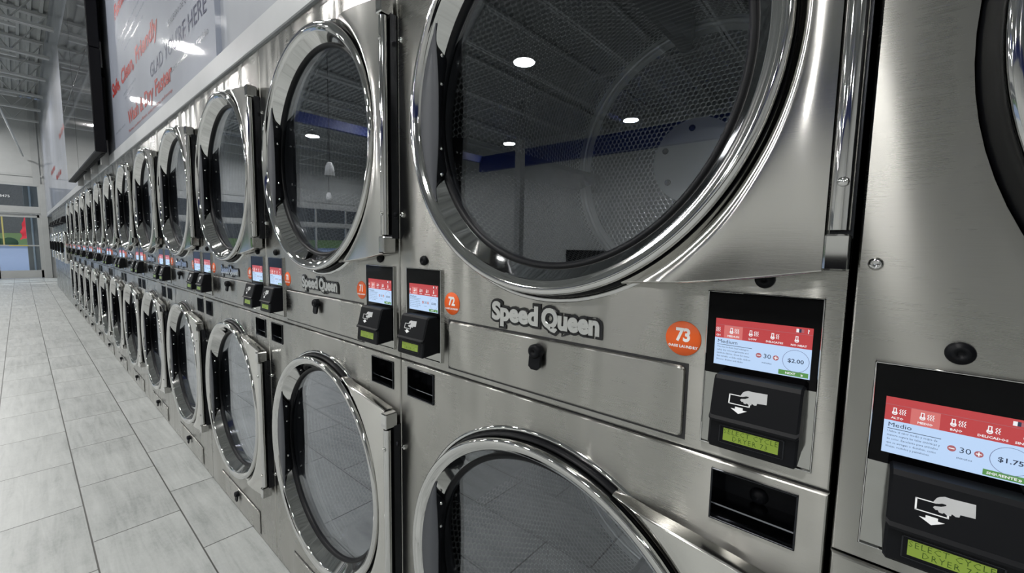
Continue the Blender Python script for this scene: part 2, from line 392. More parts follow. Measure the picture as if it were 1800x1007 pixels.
# ------------------------------------------------------------------ door of a dryer (origin: near bottom front corner of the machine)
RO, RI = .3275, .3045
def build_door(root, cy, cz, sc=1.0, wing=True, handle=True, gap=0.0):
    g = lambda r: r*sc
    mb = MB()
    ringp = [(.3235, -.003), (.3245, -.012), (.3262, -.020), (.3275, -.0255), (.3262, -.0295), (.3232, -.0318), (.3190, -.0322), (.3140, -.0305),
             (.3095, -.0278), (.3070, -.0262), (.3050, -.0252), (.3040, -.0235), (.3025, -.0210), (.2850, .0055)]
    if gap: ringp = ringp[3:]
    mb.lathe([(g(r), x-gap) for r, x in ringp], 0, cy, cz, 144)
    door = mb.build('door', CHROME, root)
    mb = MB(); mb.lathe([(g(r), x-gap) for r, x in [(.2862, .0045), (.2845, .0030), (.2815, .0036), (.2785, .0065), (.2762, .0105), (.2755, .020)]], 0, cy, cz, 128)
    mb.build('door_gasket', SEAL, door)
    mb = MB(); r = g(.2770); x0, x1 = .0120-gap, .0170-gap
    mb.disc(r, x0, cy, cz, 96, 0, -1); mb.disc(r, x1, cy, cz, 96, 0, 1)
    mb.build('door_glass', GLASS, door)
    mb = MB()
    if gap: mb.lathe([(g(.3255), -.0250-gap), (g(.3270), -.0235-gap), (g(.3275), -.018-gap), (g(.3270), -.012-gap), (g(.3290), -.010-gap*.5), (g(.3325), -.006), (g(.3345), .004)], 0, cy, cz, 128)
    else: mb.lathe([(g(.3215), -.004-gap), (g(.3245)+gap*.15, -.008-gap), (g(.3275)+gap*.4, -.012-gap*.6), (g(.3295)+gap*.7, -.010-gap*.4), (g(.3315)+gap, -.006-gap*.3), (g(.3325)+gap, .004)], 0, cy, cz, 128)
    mb.build('outer_seal', SEAL, door)
    if not gap:
        mb = MB(); mb.lathe([(.3320, .002), (.3335, -.0022), (.3365, -.0034), (.3400, -.0022), (.3420, .0012)], 0, cy, cz, 128)
        mb.build('opening_lip', CHROME, root)
    if handle:
        L = .166; n = 40; R = .3025
        def wv(t): 
            u = abs(t)/L; return .052*(max(0, 1-u**2.2))**1.25+.0006
        mb = MB(); vs = []; F = []
        for i in range(n+1):
            t = -L+2*L*i/n; yo = math.sqrt(R*R-t*t); vs += [(-.0215, cy+yo, cz+t), (-.0235, cy+yo-wv(t)*.5, cz+t), (-.0220, cy+yo-wv(t), cz+t), (-.0195, cy+yo-wv(t)*1.02, cz+t)]
        for i in range(n):
            for k_ in range(3): F.append((i*4+k_, i*4+k_+1, i*4+5+k_, i*4+4+k_))
        mb.add(vs, [f[::-1] for f in F], 0, True)
        hd = mb.build('door_handle', GREYPL, door)
        mb = MB(); vs = []; F = []; Lb = .172
        for i in range(n+1):
            t = -Lb+2*Lb*i/n; yo = math.sqrt(R*R-t*t); u = abs(t)
            wf = wv(t) if u < L else 0.0
            e = max(0.0, min(1.0, (.152-u)/.05)); e = e*e*(3-2*e)
            xb = -.021+.0265*e if u < .152 else -.021+.004*max(0, (Lb-u)/.02)
            wb = max(.001, wf*.25*e+.005*e)
            yb = math.sqrt(max(0, (.3045-.66*(xb+.0235))**2-t*t))
            vs += [(-.0205, cy+yo-wf-.0004, cz+t), ((-.0205+xb)/2, cy+(yo+yb)/2-(wf+wb)/2-.0004, cz+t), (xb, cy+yb-wb, cz+t), (xb+.001, cy+yb+.0008, cz+t)]
        for i in range(n):
            for k_ in range(3): F.append((i*4+k_, i*4+k_+1, i*4+5+k_, i*4+4+k_))
        mb.add(vs, [f[::-1] for f in F], 0, True)
        mb.build('handle_block', PLASTIC, door)
        for t in (-.112, -.062, .060, .112):
            yo = math.sqrt(R*R-t*t); w_ = (wv(t)*.72+.006); MB().ball((-.008, cy+yo-w_-.002, cz+t), .0042, 0, 8, 5).build('handle_screw', CHROME, door)
        mb = MB(); yo = cy+R-.022
        for i in range(20):
            a = .5+i/20*5.2; a2 = .5+(i+1)/20*5.2
            mb.tube((-.004+.010*math.cos(a), yo-.008, cz+.012*math.sin(a)), (-.004+.010*math.cos(a2), yo-.008, cz+.012*math.sin(a2)), .0026, 6)
        mb.build('latch_catch', CHROME, door)
    if wing:
        mb = MB(); nj, ni = 56, 22; ro = g(RO)+.0028; PHI = math.radians(64.5); vs = []
        y1, h1 = .0235, .270*sc
        for j in range(nj+1):
            t = -1+2*j/nj; a = t*PHI
            p0 = (cy-ro*math.cos(a), ro*math.sin(a)); p1 = (y1, h1*t)
            for i in range(ni+1):
                u = i/ni
                # lift between the ring and the hinge; a hollow beside the ring
                hol = math.exp(-((u)/.16)**2); x = -.0300+.0125*hol-.0015*math.sin(PI*u)
                us = u
                y = p0[0]+(p1[0]-p0[0])*us; z = p0[1]+(p1[1]-p0[1])*(us+.10*math.sin(PI*us)*math.sin(PI*us)*.0)
                z += (-.010 if t > 0 else .010)*(abs(t)**6)*math.sin(PI*us)*(1 if us > .35 else us/.35)*-.35
                vs.append([x, y, cz+z])
        nn = ni+1; F = []
        for j in range(nj):
            for i in range(ni): F.append((j*nn+i, j*nn+i+1, (j+1)*nn+i+1, (j+1)*nn+i))
        # rolled borders: top, bottom, ring side, hinge side
        vs = [tuple(v) for v in vs]; V = list(vs)
        def skirt(idx, dy, dz, k0):
            nonlocal V
            prev = []
            for q in idx: V.append(vs[q]); prev.append(len(V)-1)
            for st_, (ox, of) in enumerate(((.0010, .0016), (.0034, .0026), (.024, .0026))):
                cur = []
                for q in idx:
                    v = vs[q]; V.append((min(v[0]+ox, -.002), v[1]+dy*of, v[2]+dz*of)); cur.append(len(V)-1)
                for a_, b_ in zip(range(len(idx)-1), range(1, len(idx))): F.append((prev[a_], prev[b_], cur[b_], cur[a_]) if k0 else (prev[b_], prev[a_], cur[a_], cur[b_]))
                prev = cur
        skirt([i for i in range(nn)], 0, -1, False)
        skirt([nj*nn+i for i in range(nn)], 0, 1, True)
        skirt([j*nn+ni for j in range(nj+1)], -.3, 0, True)
        skirt([j*nn for j in range(nj+1)], 0, 0, False)
        mb.add(V, F, 0, True)
        mb.build('hinge_plate', WING, door)
        # hinge: knuckles top and bottom and a long tube between
        mb = MB(); hl = .268*sc
        mb.tube((-.0285, .0125, cz-hl+.038), (-.0285, .0125, cz+hl-.038), .0092, 20)
        mb.box(-.040, -.008, .0015, .0225, cz-hl-.002, cz-hl+.034, 0, .002); mb.box(-.040, -.008, .0015, .0225, cz+hl-.034, cz+hl+.002, 0, .002)
        hg = mb.build('hinge', CHROME, door)
        mb = MB(); mb.box(-.018, .001, .0012, .020, cz-hl+.03, cz+hl-.03)
        mb.build('hinge_channel', DARKMET, door)
        for s_ in (-1, 1):
            MB().ball((-.0375, .0115, cz+s_*.184*sc), .0052, 0, 10, 6, .7).build('hinge_screw', CHROME, door)
    return door

def drum(root, cy, cz, sc=1.0, rotd=.35):
    R, X0, X1 = .362*sc, .070, .70
    n = 96; mb = MB()
    # side wall, seen from inside: perforated with plain bands at the ends
    for xa, xb, mi in ((X0, X0+.03, 1), (X0+.03, X1-.028, 0), (X1-.028, X1, 1)):
        vs = []; uvs = []
        for x in (xa, xb):
            for i in range(n+1):
                a = 2*PI*i/n; vs.append((x, cy+R*math.cos(a), cz+R*math.sin(a))); uvs.append((R*a*S, x*S))
        F = [(i, n+1+i, n+2+i, i+1) for i in range(n)]      # facing inwards
        mb.add(vs, F, mi, True, uvs)
    d = mb.build('drum', [DRUM, DRUMP], root)
    # back: perforated disc inside a plain border and a pressed ring
    mb = MB()
    def annulus(r0, r1, mi, x=X1):
        vs = []; uvs = []
        for r in (r0, r1):
            for i in range(n): a = 2*PI*i/n; p = (r*math.cos(a), r*math.sin(a)); vs.append((x, cy+p[0], cz+p[1])); uvs.append((p[0]*S, p[1]*S))
        mb.add(vs, [(i, (i+1) % n, n+(i+1) % n, n+i) for i in range(n)], mi, False, uvs)
    annulus(.336*sc, R, 1); annulus(.118*sc, .336*sc, 0); annulus(.0, .118*sc, 1)
    mb.lathe([(R-.001, -.012), (R-.008, -.016), (R-.012, -.008), (R-.010, 0)], X1, cy, cz, 96, 1)
    bk = mb.build('drum_back', [DRUM, DRUMP], d)
    mb = MB()
    for k_ in range(6):
        a = k_*PI/3+.4; mb.lathe([(.0, -.010), (.005, -.009), (.0085, -.004), (.009, 0)], X1, cy+.092*sc*math.cos(a), cz+.092*sc*math.sin(a), 12)
    mb.build('drum_bolts', DARKMET, d)
    for k_ in range(4):
        a = rotd+k_*PI/2; ca, sa = math.cos(a), math.sin(a); mb = MB()
        h, wd = .078*sc, .026*sc
        prof = [(-wd, 0), (-wd*.55, h*.7), (-wd*.25, h), (wd*.25, h), (wd*.55, h*.7), (wd, 0)]
        vs = [(x, cy+(R-hh-.001)*ca-t*sa, cz+(R-hh-.001)*sa+t*ca) for x in (X0+.02, X1-.03) for t, hh in prof]
        m_ = len(prof)
        mb.add(vs, [(i, i+1, m_+i+1, m_+i) for i in range(m_-1)]+[tuple(range(m_))[::-1], tuple(range(m_, 2*m_))], 0, False)
        mb.build('drum_baffle', DARKMET, d)
    mb = MB(); mb.lathe([(.324*sc, .003), (.324*sc, .03), (.312*sc, .06), (.312*sc, X0), (R+.004, X0+.001)], 0, cy, cz, 96)
    mb.build('drum_throat', THROAT, root)
    return d

# ------------------------------------------------------------------ display, card reader, lock, sticker, logo
EN = dict(tabs=[('', .00), ('MEDIUM', .205), ('LOW', .415), ('DELICATES', .640), ('NO HEAT', .875)], hl=(.10, .305), cut='CH', title='Medium', lines=['Use this medium heat setting to', 'safely dry colored garments and', 'synthetic fabrics. Great for items', 'that wrinkle or fade easily, such as', 'blouses, dresses and slacks.'],
          mins='minutes', price='$2.00', nxt='NEXT')
ES = dict(tabs=[('ALTO', .095), ('MEDIO', .295), ('BAJO', .505), ('DELICADOS', .735), ('SIN CALOR', .955)], hl=(.190, .395), cut='', title='Medio', lines=['Utilice el calor medio y seque de', 'manera segura las telas sintéticas y', 'de color. Excelente para artículos', 'que se arrugan o destiñen, como', 'blusas, vestidos y pantalones.'],
          mins='minutos', price='$1.75', nxt='SIGUIENTE')
SW, SH = .0985, .0570
def screen_mesh(T):
    mb = MB(); W_, H = SW, SH
    def R_(u0, u1, v0, v1, mi, d): mb.add([(-d, -u0*W_, v0*H), (-d, -u1*W_, v0*H), (-d, -u1*W_, v1*H), (-d, -u0*W_, v1*H)], [(0, 1, 2, 3)], mi)
    e = .00004
    R_(0, 1, 0, .585, 1, 0); R_(0, 1, .585, .862, 0, 0); R_(0, 1, .870, 1, 0, 0); R_(0, 1, .862, .870, 2, 0)
    R_(T['hl'][0], T['hl'][1], .585, .862, 5, e)
    def thermo(u, v, waves):
        mb.tube((-e, -u*W_, v*H), (-e*2, -u*W_, v*H), .0016, 12, 3, True)
        y, z = -u*W_, v*H
        vs, F = ring2d(y, z-.0010, .0012, .0021, 14); mb.add([(-2*e, a, b_) for a, b_ in vs], [f[::-1] for f in F], 3)
        mb.add([(-2*e, y+.0013, z), (-2*e, y-.0013, z), (-2*e, y-.0013, z+.0042), (-2*e, y+.0013, z+.0042)], [(0, 1, 2, 3)], 3)
        mb.add([(-3*e, y+.0006, z), (-3*e, y-.0006, z), (-3*e, y-.0006, z+.0034), (-3*e, y+.0006, z+.0034)], [(0, 1, 2, 3)], 0)
        for q in range(waves):
            y2 = y-.0036-q*.0017
            for k_ in range(4):
                za, zb = z-.002+k_*.0014, z-.002+(k_+1)*.0014; sa, sb = (.0005 if k_ % 2 else -.0005), (.0005 if (k_+1) % 2 else -.0005)
                mb.add([(-2*e, y2+sa, za), (-2*e, y2+sa-.0007, za), (-2*e, y2+sb-.0007, zb), (-2*e, y2+sb, zb)], [(0, 1, 2, 3)], 3)
    for i, (t, u) in enumerate(T['tabs']):
        if not t: continue
        thermo(u-.022, .745, 0 if t in ('NO HEAT', 'SIN CALOR') else (2 if t.startswith('DEL') else 3))
        write(mb, t, -2*e, -u*W_, .620*H, .0030, 3, align='CENTER', res=1, offset=.00008, xs=1.15)
    if T['cut']:
        write(mb, T['cut'], -2*e, -.010*W_, .620*H, .0030, 3, res=1, offset=.00008, xs=1.15)
        for q in range(3):
            y2 = -.012*W_-q*.0017
            for k_ in range(4):
                za, zb = .71*H+k_*.0014, .71*H+(k_+1)*.0014; sa, sb = (.0005 if k_ % 2 else -.0005), (.0005 if (k_+1) % 2 else -.0005)
                mb.add([(-2*e, y2+sa, za), (-2*e, y2+sa-.0007, za), (-2*e, y2+sb-.0007, zb), (-2*e, y2+sb, zb)], [(0, 1, 2, 3)], 3)
    write(mb, '?', -2*e, -.945*W_, .890*H, .0065, 3, res=1, offset=.00015)
    R_(.842, .868, .895, .965, 3, 2*e); R_(.868, .890, .895, .965, 6, 2*e); R_(.890, .915, .895, .965, 2, 2*e)
    write(mb, T['title'], -2*e, -.030*W_, .475*H, .0062, 4, res=2, xs=1.12)
    R_(.03, .415, .435, .445, 4, 2*e)
    for i, l in enumerate(T['lines']): write(mb, l, -2*e, -.030*W_, (.375-.068*i)*H, .00305, 4, res=1, xs=.88)
    for u, pl in ((.490, False), (.665, True)):
        c = [(-2*e, -u*W_+.0029*math.cos(2*PI*k_/20), .325*H+.0029*math.sin(2*PI*k_/20)) for k_ in range(20)]
        mb.add(c, [tuple(range(20))[::-1]], 2)
        y, z = -u*W_, .325*H
        mb.add([(-3*e, y+.0019, z-.00045), (-3*e, y-.0019, z-.00045), (-3*e, y-.0019, z+.00045), (-3*e, y+.0019, z+.00045)], [(0, 1, 2, 3)], 3)
        if pl: mb.add([(-3*e, y+.00045, z-.0019), (-3*e, y-.00045, z-.0019), (-3*e, y-.00045, z+.0019), (-3*e, y+.00045, z+.0019)], [(0, 1, 2, 3)], 3)
    write(mb, '30', -2*e, -.578*W_, .285*H, .0074, 4, align='CENTER', res=2, xs=1.1)
    write(mb, T['mins'], -2*e, -.578*W_, .175*H, .0031, 4, align='CENTER', res=1)
    vs, F = ring2d(-.858*W_, .320*H, .01215, .0126, 48); mb.add([(-2*e, a, b_) for a, b_ in vs], [f[::-1] for f in F], 8)
    write(mb, T['price'], -2*e, -.858*W_, .285*H, .0062, 4, align='CENTER', res=2, xs=1.1, offset=.0001)
    R_(.700, .985, .020, .115, 7, 2*e)
    write(mb, T['nxt'], -3*e, -.815*W_, .045*H, .0033, 3, align='CENTER', res=1, offset=.00008, xs=1.15)
    write(mb, '»', -3*e, -.925*W_, .040*H, .0045, 3, align='CENTER', res=1, offset=.0001)
    return mb
SCRM = [SCR_R, SCR_B, SCR_M, SCR_W, SCR_K, SCR_R2, SCR_K, SCR_G, SCR_O]

def display(root, y0, z0, T):
    """y0: near edge, z0: top edge; 0.118 wide"""
    y1 = y0+.118; zt, zb, zf = z0, z0-.1025, z0-.1945
    mb = MB()
    t = .0016
    for a, b_, c, d_ in ((y0, y1, zt-t, zt), (y0, y1, zf, zf+t), (y0, y0+t, zf, zt), (y1-t, y1, zf, zt)):
        mb.box(-.0048, .001, a, b_, c, d_, 0, .0005)
    fr = mb.build('display_bezel', CHROME, root)
    mb = MB(); mb.box(-.0040, .001, y0+t, y1-t, zb, zt-t, 0, .0006); mb.build('display_glass', BLACKGL, fr)
    mb = MB(); mb.box(-.0022, .0005, y0+t, y1-t, zf+t, zb); mb.build('backing_plate', PLATE, fr)
    s = screen_mesh(T) if T not in (EN,) or not hasattr(display, 'en') else None
    if s:
        o = s.build('touch_screen', SCRM, fr)
        if T is EN: display.en = o
    else:
        o = display.en.copy(); col.objects.link(o); o.parent = fr
    o.location = Vector((-.00412, y0+.0085+SW, zt-.0335-SH))*S
    return fr

HAND = [(.36, .885), (.40, .93), (.47, .975), (.56, .965), (.90, .985), (.905, .62), (.70, .60), (.69, .53), (.64, .515), (.585, .56), (.575, .50), (.52, .485), (.475, .535), (.455, .50), (.405, .505), (.385, .56), (.355, .545), (.315, .60), (.335, .645), (.43, .675), (.50, .735), (.50, .765), (.44, .77), (.39, .735), (.335, .72), (.315, .76)]
def reader(root, y0, zt, code):
    """card reader, near edge y0, top zt; face leans forward"""
    y1 = y0+.0885; zb = zt-.081; g = .0025
    mb = MB(); zr = zt-.0455
    # body: outline in X-Z, extruded along Y
    prof = [(-.001, zt+.001), (-.026, zt+.002), (-.030, zt-.002), (-.0405, zr+.002), (-.0440, zr-.0010), (-.0440, zr-.0035), (-.0395, zr-.0050), (-.0420, zb+.003), (-.0400, zb), (-.001, zb+.004)]
    n = len(prof); ys = [(y0, g), (y0+g, 0), (y1-g, 0), (y1, g)]; vs = []
    for y, i_ in ys:
        cx, cz_ = -.02, (zt+zb)/2
        for x, z in prof:
            k_ = 1 if x > -.002 else 0
            vs.append((x+(0 if k_ else i_), y, z-(i_ if z > cz_ else -i_)*(.8)))
    F = []
    for a in range(3):
        for i in range(n-1): F.append((a*n+i, a*n+i+1, (a+1)*n+i+1, (a+1)*n+i))
    F += [tuple(range(n))[::-1], tuple(range(3*n, 4*n))]
    mb.add(vs, F, 0, False)
    # raised frame around the little display
    o = mb.build('card_reader', PLASTIC, root)
    # upper face plane for the picture: from (x=-.030,z=zt-.002) to (-.0405,zr+.002)
    def up(u, v, lift=.0002):
        z = (zr+.002)+(zt-.002-zr-.002)*v; x = -.0405+(.0105)*v
        return (x-lift, y1-.004-(y1-y0-.008)*u, z)
    mb = MB()
    loops = [Vector((u, v, 0)) for u, v in HAND]; sc = lambda u, v: up(.30+.46*(u-.30)/.60*.72+.02, .12+.74*v-.02)
    tri = tessellate_polygon([loops])
    mb.add([sc(p.x, p.y) for p in loops], [tuple(t)[::-1] for t in tri])
    mb.add([sc(p.x, p.y) for p in loops], [tuple(t) for t in tri])
    # the card: an outline, behind the fingers
    def bar(u0, v0, u1, v1): 
        a = [sc(u0, v0), sc(u1, v0), sc(u1, v1), sc(u0, v1)]; mb.add(a, [(0, 1, 2, 3)]); 
    bar(.05, .72, .36, .75); bar(.05, .40, .08, .75); bar(.05, .40, .55, .43); bar(.52, .40, .55, .50)
    a = [sc(.22, .33), sc(.40, .33), sc(.40, .25), sc(.50, .25), sc(.31, .10), sc(.12, .25), sc(.22, .25)]
    mb.add(a, [(0, 1, 2, 6), (5, 3, 4)])
    mb.build('card_picture', LABELW, o)
    def lo(u, v, lift=.0003):
        z = zb+.003+(zr-.0055-zb-.003)*v; x = -.0420+.0025*v
        return (x-lift, y1-.004-(y1-y0-.008)*u, z)
    mb = MB()
    for q, (u0, u1, v0, v1) in enumerate(((.10, .90, .18, .21), (.10, .90, .90, .93), (.10, .115, .18, .93), (.885, .90, .18, .93))):
        a = [lo(u0, v0, .0012), lo(u1, v0, .0012), lo(u1, v1, .0012), lo(u0, v1, .0012)]; mb.add(a, [(0, 1, 2, 3)])
    mb.build('reader_display_frame', DARKMET, o)
    mb = MB(); a = [lo(.155, .30), lo(.835, .30), lo(.835, .82), lo(.155, .82)]; mb.add(a, [(0, 1, 2, 3)], 0)
    for k_, t in enumerate(('SELECT CYCLE', code)):
        vs, fs = glyphs(t, .0078, align='CENTER', res=1, spacing=1.18, xs=.92, offset=-.00008)
        zc = .60-.25*k_
        p0 = lo(.495, zc, .0005)
        mb.add([(p0[0]+v*.09, p0[1]-u, p0[2]+v) for u, v, w_ in vs], fs, 1)
    mb.build('reader_display', [LCD, LCDT], o)
    return o

def lock(root, y, z, r=.0105):
    mb = MB(); mb.lathe([(0, -.0045), (r*.25, -.0045), (r*.3, -.0062), (r*.62, -.0070), (r*.66, -.0055), (r*.9, -.0050), (r, -.002), (r, .001)], 0, y, z, 28)
    return mb.build('lock_cylinder', PLASTIC, root)
def sticker(root, y, z, num):
    mb = MB(); mb.lathe([(0, -.0011), (.0222, -.0011), (.0228, -.0004), (.0228, .0)], 0, y, z, 48)
    o = mb.build('number_sticker', ORANGE, root)
    mb = MB(); write(mb, num, -.0013, y, z-.0030, .0235, 0, align='CENTER', res=3, offset=.0009, xs=.86, spacing=.92)
    write(mb, 'OASIS LAUNDRY', -.0013, y, z-.0120, .0050, 0, align='CENTER', res=1, offset=.00018, xs=1.0)
    mb.build('sticker_lettering', LABELW, o)
    return o
def logo(root, y, z):
    """y: left end as read, z: baseline"""
    k = dict(res=4, xs=.92, spacing=1.0)
    mb = MB(); m2 = MB()
    for word, ya, wd in (('Speed', y, .106), ('Queen', y-.1125, .1085)):
        o1 = glyphs(word, .0430, offset=.0068, extrude=.0009, **k); o2 = glyphs(word, .0430, offset=.0018, extrude=.0006, bevel=.0007, **k)
        xa = min(v[0] for v in o2[0]); kx = wd/(max(v[0] for v in o2[0])-xa)
        mb.add([(-.0012-w_, ya-(u-xa)*kx, z+v) for u, v, w_ in o1[0]], o1[1])
        m2.add([(-.0026-w_, ya-(u-xa)*kx, z+v) for u, v, w_ in o2[0]], o2[1])
    b_ = mb.build('logo_badge', BADGE, root); m2.build('logo_lettering', CHROME, b_)
    return b_
def drawer(root, y0, y1, z0, z1, tab=True):
    mb = MB(); mb.box(-.0006, .001, y0-.0035, y1+.0035, z0-.0035, z1+.0035); gr = mb
    o = gr.build('lint_drawer', BODY, root)
    mb = MB(); plate(mb, rrect(y0, y1, z0, z1, .007), -.0052, .0005, .0030); mb.build('drawer_front', STEEL, o)
    yc, zc = (y0+y1)/2+.005, z1-.020
    mb = MB(); mb.lathe([(0, -.018), (.003, -.018), (.0036, -.020), (.0085, -.0205), (.0115, -.018), (.0118, -.013), (.0118, -.004)], 0, yc, zc, 24)
    mb.add([(-.014, yc+.0115, zc), (-.014, yc-.0115, zc), (-.017, yc-.0112, zc-.026), (-.017, yc+.0112, zc-.026), (-.0165, yc+.006, zc-.031), (-.0165, yc-.006, zc-.031),
            (-.008, yc+.0115, zc), (-.008, yc-.0115, zc), (-.012, yc-.0112, zc-.026), (-.012, yc+.0112, zc-.026), (-.0115, yc+.006, zc-.031), (-.0115, yc-.006, zc-.031)],
           [(0, 1, 2, 3), (3, 2, 5, 4), (6, 9, 8, 7), (9, 10, 11, 8), (0, 3, 9, 6), (1, 7, 8, 2), (3, 4, 10, 9), (2, 8, 11, 5), (4, 5, 11, 10)])
    mb.build('drawer_latch', PLASTIC, o)
    return o
def pocket(root, y0, y1, z0, z1):
    mb = MB(); t = .0022
    for a, b_, c, d_ in ((y0, y1, z1-t, z1), (y0, y1, z0, z0+t), (y0, y0+t, z0, z1), (y1-t, y1, z0, z1)): mb.box(-.0022, .002, a, b_, c, d_, 0, .0006)
    o = mb.build('card_pocket', DARKMET, root)
    D_ = .050; q0, q1, r0, r1 = y0+t, y1-t, z0+t, z1-t
    mb = MB(); vs = [(0, q0, r0), (0, q1, r0), (0, q1, r1), (0, q0, r1), (D_, q0+.004, r0+.012), (D_, q1-.004, r0+.012), (D_, q1-.004, r1), (D_, q0+.004, r1)]
    mb.add(vs, [(4, 7, 6, 5)], 0); mb.add(vs, [(0, 4, 5, 1), (0, 3, 7, 4), (1, 5, 6, 2), (3, 2, 6, 7)], 1)
    mb.box(.010, .013, q0, q1, r0+.0115, r0+.0135, 1); 
    yc = (q0+q1)/2
    mb.lathe([(0, -.008), (.006, -.007), (.010, -.003), (.011, 0)], D_, yc, r0+.022, 20, 0); mb.lathe([(0, -.006), (.006, -.005), (.009, 0)], D_, yc-.008, r1-.008, 16, 0)
    mb.build('pocket_liner', [PLASTIC, POCK], o)
    return o
def screws(root, y, zs):
    for z in zs:
        mb = MB(); mb.lathe([(0, -.0035), (.0016, -.0035), (.0022, -.0046), (.0045, -.0042), (.0062, -.0018), (.0064, .0005)], 0, y, z, 18)
        mb.build('panel_screw', CHROME, root)

# ------------------------------------------------------------------ the stack dryer
W = .80; Y0 = .0171; ZJ = .9165; ZT = 1.835; CY = .3904; ZU, ZL = 1.4297, .5207
def dryer(n_first, n_second):
    t = empty('stack_dryer')
    g = .0015
    mb = MB(); x0 = .0035
    y0, y1 = g+.002, W-g-.002
    vs = [(x0, y0, .0), (x0, y1, .0), (x0, y1, ZT-.006), (x0, y0, ZT-.006), (.86, y0, 0), (.86, y1, 0), (.86, y1, ZT-.006), (.86, y0, ZT-.006)]
    mb.add(vs, [(4, 5, 6, 7), (0, 4, 7, 3), (1, 2, 6, 5), (3, 7, 6, 2), (0, 1, 5, 4)])
    mb.box(.006, .40, y0, y1, ZJ-.012, ZJ+.006)
    mb.build('cabinet', BODY, t)
    mb = MB(); plate(mb, rect(g, W-g, ZJ+.0012, ZT), 0, .012, .0026, 0, [circle(CY, ZU, .3325)])
    mb.build('upper_front_panel', STEEL, t)
    mb = MB(); plate(mb, rect(g, W-g, .004, ZJ-.0022), 0.0004, .012, .0030, 0,
                     [circle(CY, ZL, .3325), rect(.0285, .1215, .8355, .9025), rect(W-.1215, W-.0285, .8355, .9025)])
    mb.build('lower_front_panel', STEEL, t)
    for z in (ZU, ZL):
        d = build_door(t, CY, z)
        drum(t, CY, z, rotd=-.09 if z == ZU else .2)
    drawer(t, .160, .627, .931, 1.0265); drawer(t, .162, .635, .022, .111)
    for y in (.019, W-.137+.018-.0): pass
    display(t, .019, 1.1285, EN); display(t, W-.031-.118, 1.1285, EN)
    reader(t, .0295, 1.0335-.004, 'DRYER '+n_second); reader(t, W-.031-.118+.011, 1.0295, 'DRYER '+n_first)
    lock(t, .0775, 1.1455); lock(t, W-.090, 1.1455)
    sticker(t, .1657, 1.0622, n_second); sticker(t, .6207, 1.0622, n_first)
    logo(t, .5075, 1.0480)
    pocket(t, .0285, .1215, .8355, .9025); pocket(t, W-.1215, W-.0285, .8355, .9025)
    screws(t, W-.0115, [ZU-.185, ZU+.185, ZL-.185, ZL+.185])
    return t

def copy_tree(o, parent=None):
    c = o.copy(); col.objects.link(c)
    if parent: c.parent = parent
    for ch in list(o.children): copy_tree(ch, c)
    return c
ORD = ['', 'second', 'third', 'fourth', 'fifth', 'sixth', 'seventh', 'eighth', 'ninth', 'tenth', 'eleventh', 'twelfth', 'thirteenth', 'fourteenth']
proto = dryer('72', '73'); NST = 13
def renumber(t, a, b_):
    """give a copied machine its own numbers on stickers and reader displays"""
    st_ = [c for c in t.children if c.name.startswith('number_sticker')]; rd = [c for c in t.children if c.name.startswith('card_reader')]
    for c, num in zip(sorted(st_, key=lambda o: min(v.co.y for v in o.data.vertices)), (b_, a)):
        L = c.children[0]; yy = .1657 if num == b_ else .6207
        mb = MB(); write(mb, num, -.0013, yy, 1.0622-.0030, .0235, 0, align='CENTER', res=3, offset=.0009, xs=.86, spacing=.92)
        write(mb, 'OASIS LAUNDRY', -.0013, yy, 1.0622-.0120, .0050, 0, align='CENTER', res=1, offset=.00018)
        o = mb.build('tmp', LABELW); L.data = o.data; L.data.name = 'sticker_lettering'; bpy.data.objects.remove(o)
def relabel_readers(t, a, b_):
    for c in [c for c in t.children if c.name.startswith('card_reader')]:
        near = min(v.co.y for v in c.data.vertices) < .3*S
        tmp = reader(None, .0295 if near else W-.031-.118+.011, 1.0295, 'DRYER '+(b_ if near else a))
        new = [k for k in tmp.children if k.name.startswith('reader_display') and 'frame' not in k.name][0].data
        old = [k for k in c.children if k.name.startswith('reader_display') and 'frame' not in k.name][0]
        old.data = new
        for k in list(tmp.children)+[tmp]: bpy.data.objects.remove(k)
for n in range(NST):
    t = proto if n == 0 else copy_tree(proto)
    t.location = Vector((0, Y0+W*n, 0))*S
    a, b_ = str(72-2*n), str(73-2*n)
    if n: renumber(t, a, b_)
    if 0 < n < 5: relabel_readers(t, a, b_)
    lab = ('tall stainless steel stack dryer with orange number stickers %s and %s' % (a, b_)) if n < 4 else \
          ('%s stainless steel stack dryer counting back along the row from stickers 72 and 73' % ORD[n])
    tag(t, lab, 'dryer', 'stack dryers in the long row')

# ------------------------------------------------------------------ single large dryer at the near end
G0 = -.0035+Y0; BW = .95
t = empty('large_dryer', (0, G0-BW, 0))
tag(t, 'larger stainless steel dryer number 74 with Spanish touch screen, nearest at right edge', 'dryer')
ys = lambda r: BW+r          # r: offset from its far edge (negative towards the camera)
bc, bz, bsc = BW-.4645, 1.372, 1.185
mb = MB(); y0, y1 = .005, BW-.005
vs = [(.0035, y0, 0), (.0035, y1, 0), (.0035, y1, 1.96), (.0035, y0, 1.96), (1.0, y0, 0), (1.0, y1, 0), (1.0, y1, 1.96), (1.0, y0, 1.96)]
mb.add(vs, [(4, 5, 6, 7), (0, 4, 7, 3), (1, 2, 6, 5), (3, 7, 6, 2), (0, 1, 5, 4)]); mb.build('cabinet', BODY, t)
mb = MB(); plate(mb, rect(0, BW, .8560, 1.97), -.0005, .02, .0025, 0, [circle(bc, bz, .3325*bsc+.004)]); mb.build('upper_front_panel', STEEL, t)
mb = MB(); plate(mb, rect(0, BW, .004, .8525), 0, .02, .0035, 0, []); mb.build('lower_front_panel', STEEL, t)
build_door(t, bc, bz, bsc, wing=True, handle=False, gap=.020); drum(t, bc, bz, bsc)
dz = 1.0697
